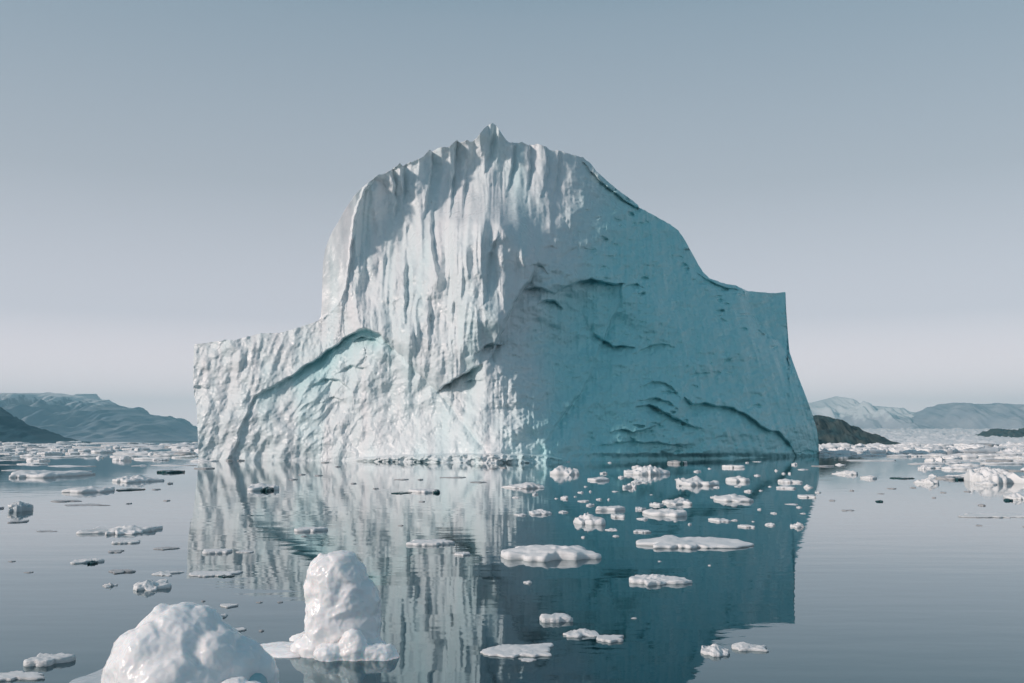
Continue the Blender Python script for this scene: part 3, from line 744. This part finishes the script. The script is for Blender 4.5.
# brash: packed pieces at the left and right of the berg
GL, GR = 'packed brash ice left of the iceberg', 'packed brash ice right of the iceberg'
def brash(x0, x1, rows, lab, grp, seed):
    r = random.Random(seed)
    for yb, step, hmn, hmx, fill in rows:
        x = x0 - r.uniform(0, 12)
        while x < x1:
            wd = step*math.exp(r.gauss(0.1, 0.55))
            if r.random() < fill:
                h = r.uniform(hmn, hmx)*(1.5 if r.random() < 0.12 else 1.0)
                if wd > 1.6*step: h *= 0.7
                y = yb + r.uniform(-1.5, 1.5)
                dk = r.random() < 0.05
                o = floe('brash_ice', (x, x+wd, y-h, y), lab, 'brash ice', grp, me=r.choice(protos_d if dk else protos_b), hmin=0.7)
                o.rotation_euler.z = r.uniform(-.25, .25)
                if wd > 22: o.scale.y = min(o.scale.y, o.scale.x*0.7)
            x += wd*r.uniform(0.7, 1.0)
protos_b = [floe_mesh('brash_ice', 960+i, 0.45, 0.5 + 0.12*i, nth=36, nr=11, mat=M_PACK) for i in range(9)]
brash(-25, 198, [(443.4, 15, 2, 3.2, 1), (445, 16, 2.2, 4, 1), (446.8, 17, 2.5, 4.5, 1), (449, 16, 3, 5.5, 1), (451.5, 17, 3, 6.5, 1), (454.3, 18, 3, 7, .95), (457.5, 19, 3, 6, .8), (461, 20, 2.5, 6, .72), (466, 24, 2, 4.5, .5), (472, 22, 2, 4.5, .3), (482, 24, 2, 4, .15)],
      'white piece of brash ice packed on the water left of the berg', GL, 5)
brash(817, 1045, [(444.5, 19, 4, 6, 1), (448.6, 21, 4.5, 8, 1), (443.6, 17, 2.5, 4.5, 1), (445.5, 17, 3, 5.5, 1), (447.5, 17, 3, 6.5, 1), (450, 17, 3.5, 7.5, 1), (452.5, 17, 4.5, 9, 1), (453.5, 20, 4, 8, 1), (456, 19, 3, 6, .85), (461.5, 28, 2, 4, .55), (466, 22, 2, 4, .3)],
      'white piece of brash ice packed on the water right of the berg', GR, 6)
brash(925, 1045, [(458, 18, 4, 8, .95), (461, 18, 4, 8, .9), (465, 20, 3, 7, .85), (470, 20, 3, 7, .75), (476, 20, 2, 5, .45)],
      'white piece of brash ice packed on the water right of the berg', GR, 7)

# ------------------------------------------------------------------ the two ice lumps close by
def blob(name, ells, mat, voxel, disp, parent=None, smooth=4):
    """one continuous body from overlapping ellipsoids (cx, cy, cz, rx, ry, rz), remeshed and roughened"""
    bm = bmesh.new()
    for (cx, cy, cz, rx, ry, rz) in ells:
        r = bmesh.ops.create_icosphere(bm, subdivisions=4, radius=1.0)
        for v in r['verts']:
            v.co = (cx+v.co.x*rx, cy+v.co.y*ry, cz+v.co.z*rz)
    me = bpy.data.meshes.new(name); bm.to_mesh(me); bm.free()
    o = bpy.data.objects.new(name, me); COL.objects.link(o)
    m = o.modifiers.new('r', 'REMESH'); m.mode = 'VOXEL'; m.voxel_size = voxel
    s = o.modifiers.new('s', 'SMOOTH'); s.iterations = smooth; s.factor = 0.6
    dg = bpy.context.evaluated_depsgraph_get()
    m2 = bpy.data.meshes.new_from_object(o.evaluated_get(dg))
    o.modifiers.clear(); o.data = m2; bpy.data.meshes.remove(me); m2.name = name
    n = len(m2.vertices); co = np.empty(n*3, np.float32); no = np.empty(n*3, np.float32)
    m2.vertices.foreach_get('co', co); m2.vertex_normals.foreach_get('vector', no)
    co = co.reshape(-1, 3).astype(float); no = no.reshape(-1, 3)
    dd = np.zeros(n)
    for (kind, amp, scale, seed) in disp:
        P = co/scale + seed*1.7
        if kind == 'n': dd += amp*fbm3(P, 3, seed)
        elif kind == 'scallop': dd += amp*(np.abs(pn(P[:, 0], P[:, 1], P[:, 2], seed=seed))*2.0-0.6)
    co = co + no*dd[:, None]
    m2.vertices.foreach_set('co', co.astype(np.float32).ravel())
    m2.polygons.foreach_set('use_smooth', np.full(len(m2.polygons), True))
    m2.materials.clear(); m2.materials.append(mat); m2.update()
    if parent is not None: o.parent = parent
    return o
def at(px, py):
    d = depth_at(py); return (float(ray(px, py)[0])*d, d, 0.0)

# smooth dome, lower left
px1 = at(185, 692); s = px1[1]/F            # metres per pixel there
dome = blob('ice_lump', [(-12*s, 0.25, 0.2, 60*s, .8, 56*s), (-10*s, 0.2, 0.25, 50*s, .7, 60*s), (-26*s, .2, .3, 34*s, .5, 57*s), (8*s, .2, .3, 30*s, .5, 55*s), (-44*s, .05, 0.1, 36*s, .5, 52*s), (-30*s, -.1, .2, 34*s, .5, 52*s), (22*s, .15, .2, 36*s, .6, 48*s), (42*s, .2, .1, 34*s, .5, 42*s), (60*s, 0.25, 0.0, 24*s, .4, 36*s),
                         (-4*s, -.15, 0, 60*s, .6, 44*s), (-6*s, -.25, .15, 40*s, .5, 36*s)],
            M_CHUNK, 0.018, [('n', 0.045, 0.6, 3), ('scallop', -0.026, 0.28, 5), ('scallop', -0.010, 0.12, 9), ('n', 0.006, 0.07, 7)], smooth=8)
dome.location = px1
tag(dome, 'big smooth white ice dome with dimpled wet surface at the bottom left', 'ice lump')
foot = blob('low_ledge', [(0, 0, 0, 24*s, .22, 19*s), (-24*s, .05, -.02, 22*s, .2, 12*s), (16*s, 0.02, 0, 17*s, .2, 16*s)], M_CHUNK, 0.014, [('n', 0.035, 0.2, 13), ('n', .008, .06, 14)], parent=dome)
foot.location = (56*s, -.42, .02)
shelf = blob('wet_shelf', [(0, 0, 0, 40*s, 1.0, .09), (-18*s, -.3, 0, 30*s, .6, .07), (14*s, .2, 0, 30*s, .8, .12)], M_SHELF, 0.014, [('n', 0.02, 0.4, 15)], parent=dome)
shelf.location = (-80*s, .8, 0)
side = blob('clear_flank', [(0, 0, 0, 19*s, .32, 22*s), (-14*s, .1, 5*s, 18*s, .3, 27*s)], M_WET, 0.014, [('n', 0.03, 0.25, 17)], parent=dome)
side.location = (64*s, .12, 0)

# upright knob
px2 = at(340, 654); s = px2[1]/F
knob = blob('ice_pinnacle', [(0, .2, 20*s, 37*s, .5, 40*s), (-1*s, .2, 40*s, 34*s, .46, 44*s), (-8*s, .2, 62*s, 27*s, .4, 31*s), (-2*s, .2, 66*s, 25*s, .36, 30*s), (-2*s, .2, 76*s, 20*s, .3, 21*s), (-15*s, .16, 74*s, 20*s, .3, 18*s), (-14*s, .16, 60*s, 23*s, .3, 26*s),
                         (8*s, .22, 40*s, 28*s, .4, 38*s), (0, .15, 0, 46*s, .5, 24*s), (-20*s, .1, 0, 30*s, .35, 22*s), (20*s, .1, 0, 26*s, .35, 18*s), (-22*s, .14, 90*s, 2.2*s, .03, 5*s)],
            M_CHUNK, 0.016, [('n', 0.05, 0.5, 23), ('scallop', -0.04, 0.30, 25), ('scallop', -0.012, 0.12, 26), ('n', 0.008, 0.07, 27)], smooth=12)
knob.location = px2
tag(knob, 'upright white ice pinnacle like a thick thumb rising from the water', 'ice pinnacle')
lump = blob('rough_ledge', [(0, 0, 6*s, 15*s, .2, 20*s), (20*s, 0, 2*s, 18*s, .18, 11*s), (-22*s, -.02, 2*s, 16*s, .2, 12*s), (30*s, .05, 0, 12*s, .15, 10*s)],
            M_CHUNK, 0.013, [('n', 0.045, 0.22, 33), ('n', 0.010, .08, 34)], parent=knob)
lump.location = (16*s, -.28, .02)
shelf2 = blob('flat_shelf', [(0, 0, 0, 36*s, .5, .07), (24*s, .05, 0, 30*s, .4, .10), (-20*s, 0.1, 0, 24*s, .4, .05)], M_CHUNK, 0.014, [('n', 0.02, 0.25, 35)], parent=knob)
shelf2.location = (-50*s, .25, 0)
crumb = blob('side_crumb', [(0, 0, 0, 12*s, .16, 8*s), (-10*s, 0, 0, 8*s, .12, 6*s)], M_CHUNK, 0.012, [('n', 0.03, 0.12, 37)], parent=knob)
crumb.location = (-46*s, 1.0, 0)

# ------------------------------------------------------------------ haze
def haze():
    m = bpy.data.materials.new('haze'); m.use_nodes = True
    n = m.node_tree; n.nodes.clear()
    v = n.nodes.new('ShaderNodeVolumePrincipled'); ou = n.nodes.new('ShaderNodeOutputMaterial')
    v.inputs['Color'].default_value = (0.42, 0.86, 1.0, 1)
    v.inputs['Density'].default_value = 1.15e-4
    v.inputs['Anisotropy'].default_value = 0.0
    n.links.new(v.outputs[0], ou.inputs['Volume'])
    bm = bmesh.new(); bmesh.ops.create_cube(bm, size=1.0)
    me = bpy.data.meshes.new('haze'); bm.to_mesh(me); bm.free(); me.materials.append(m)
    o = link('haze', me); o.scale = (22000, 22000, 463); o.location = (0, 0, 463/2-3)
    tag(o, kind='stuff')
haze()
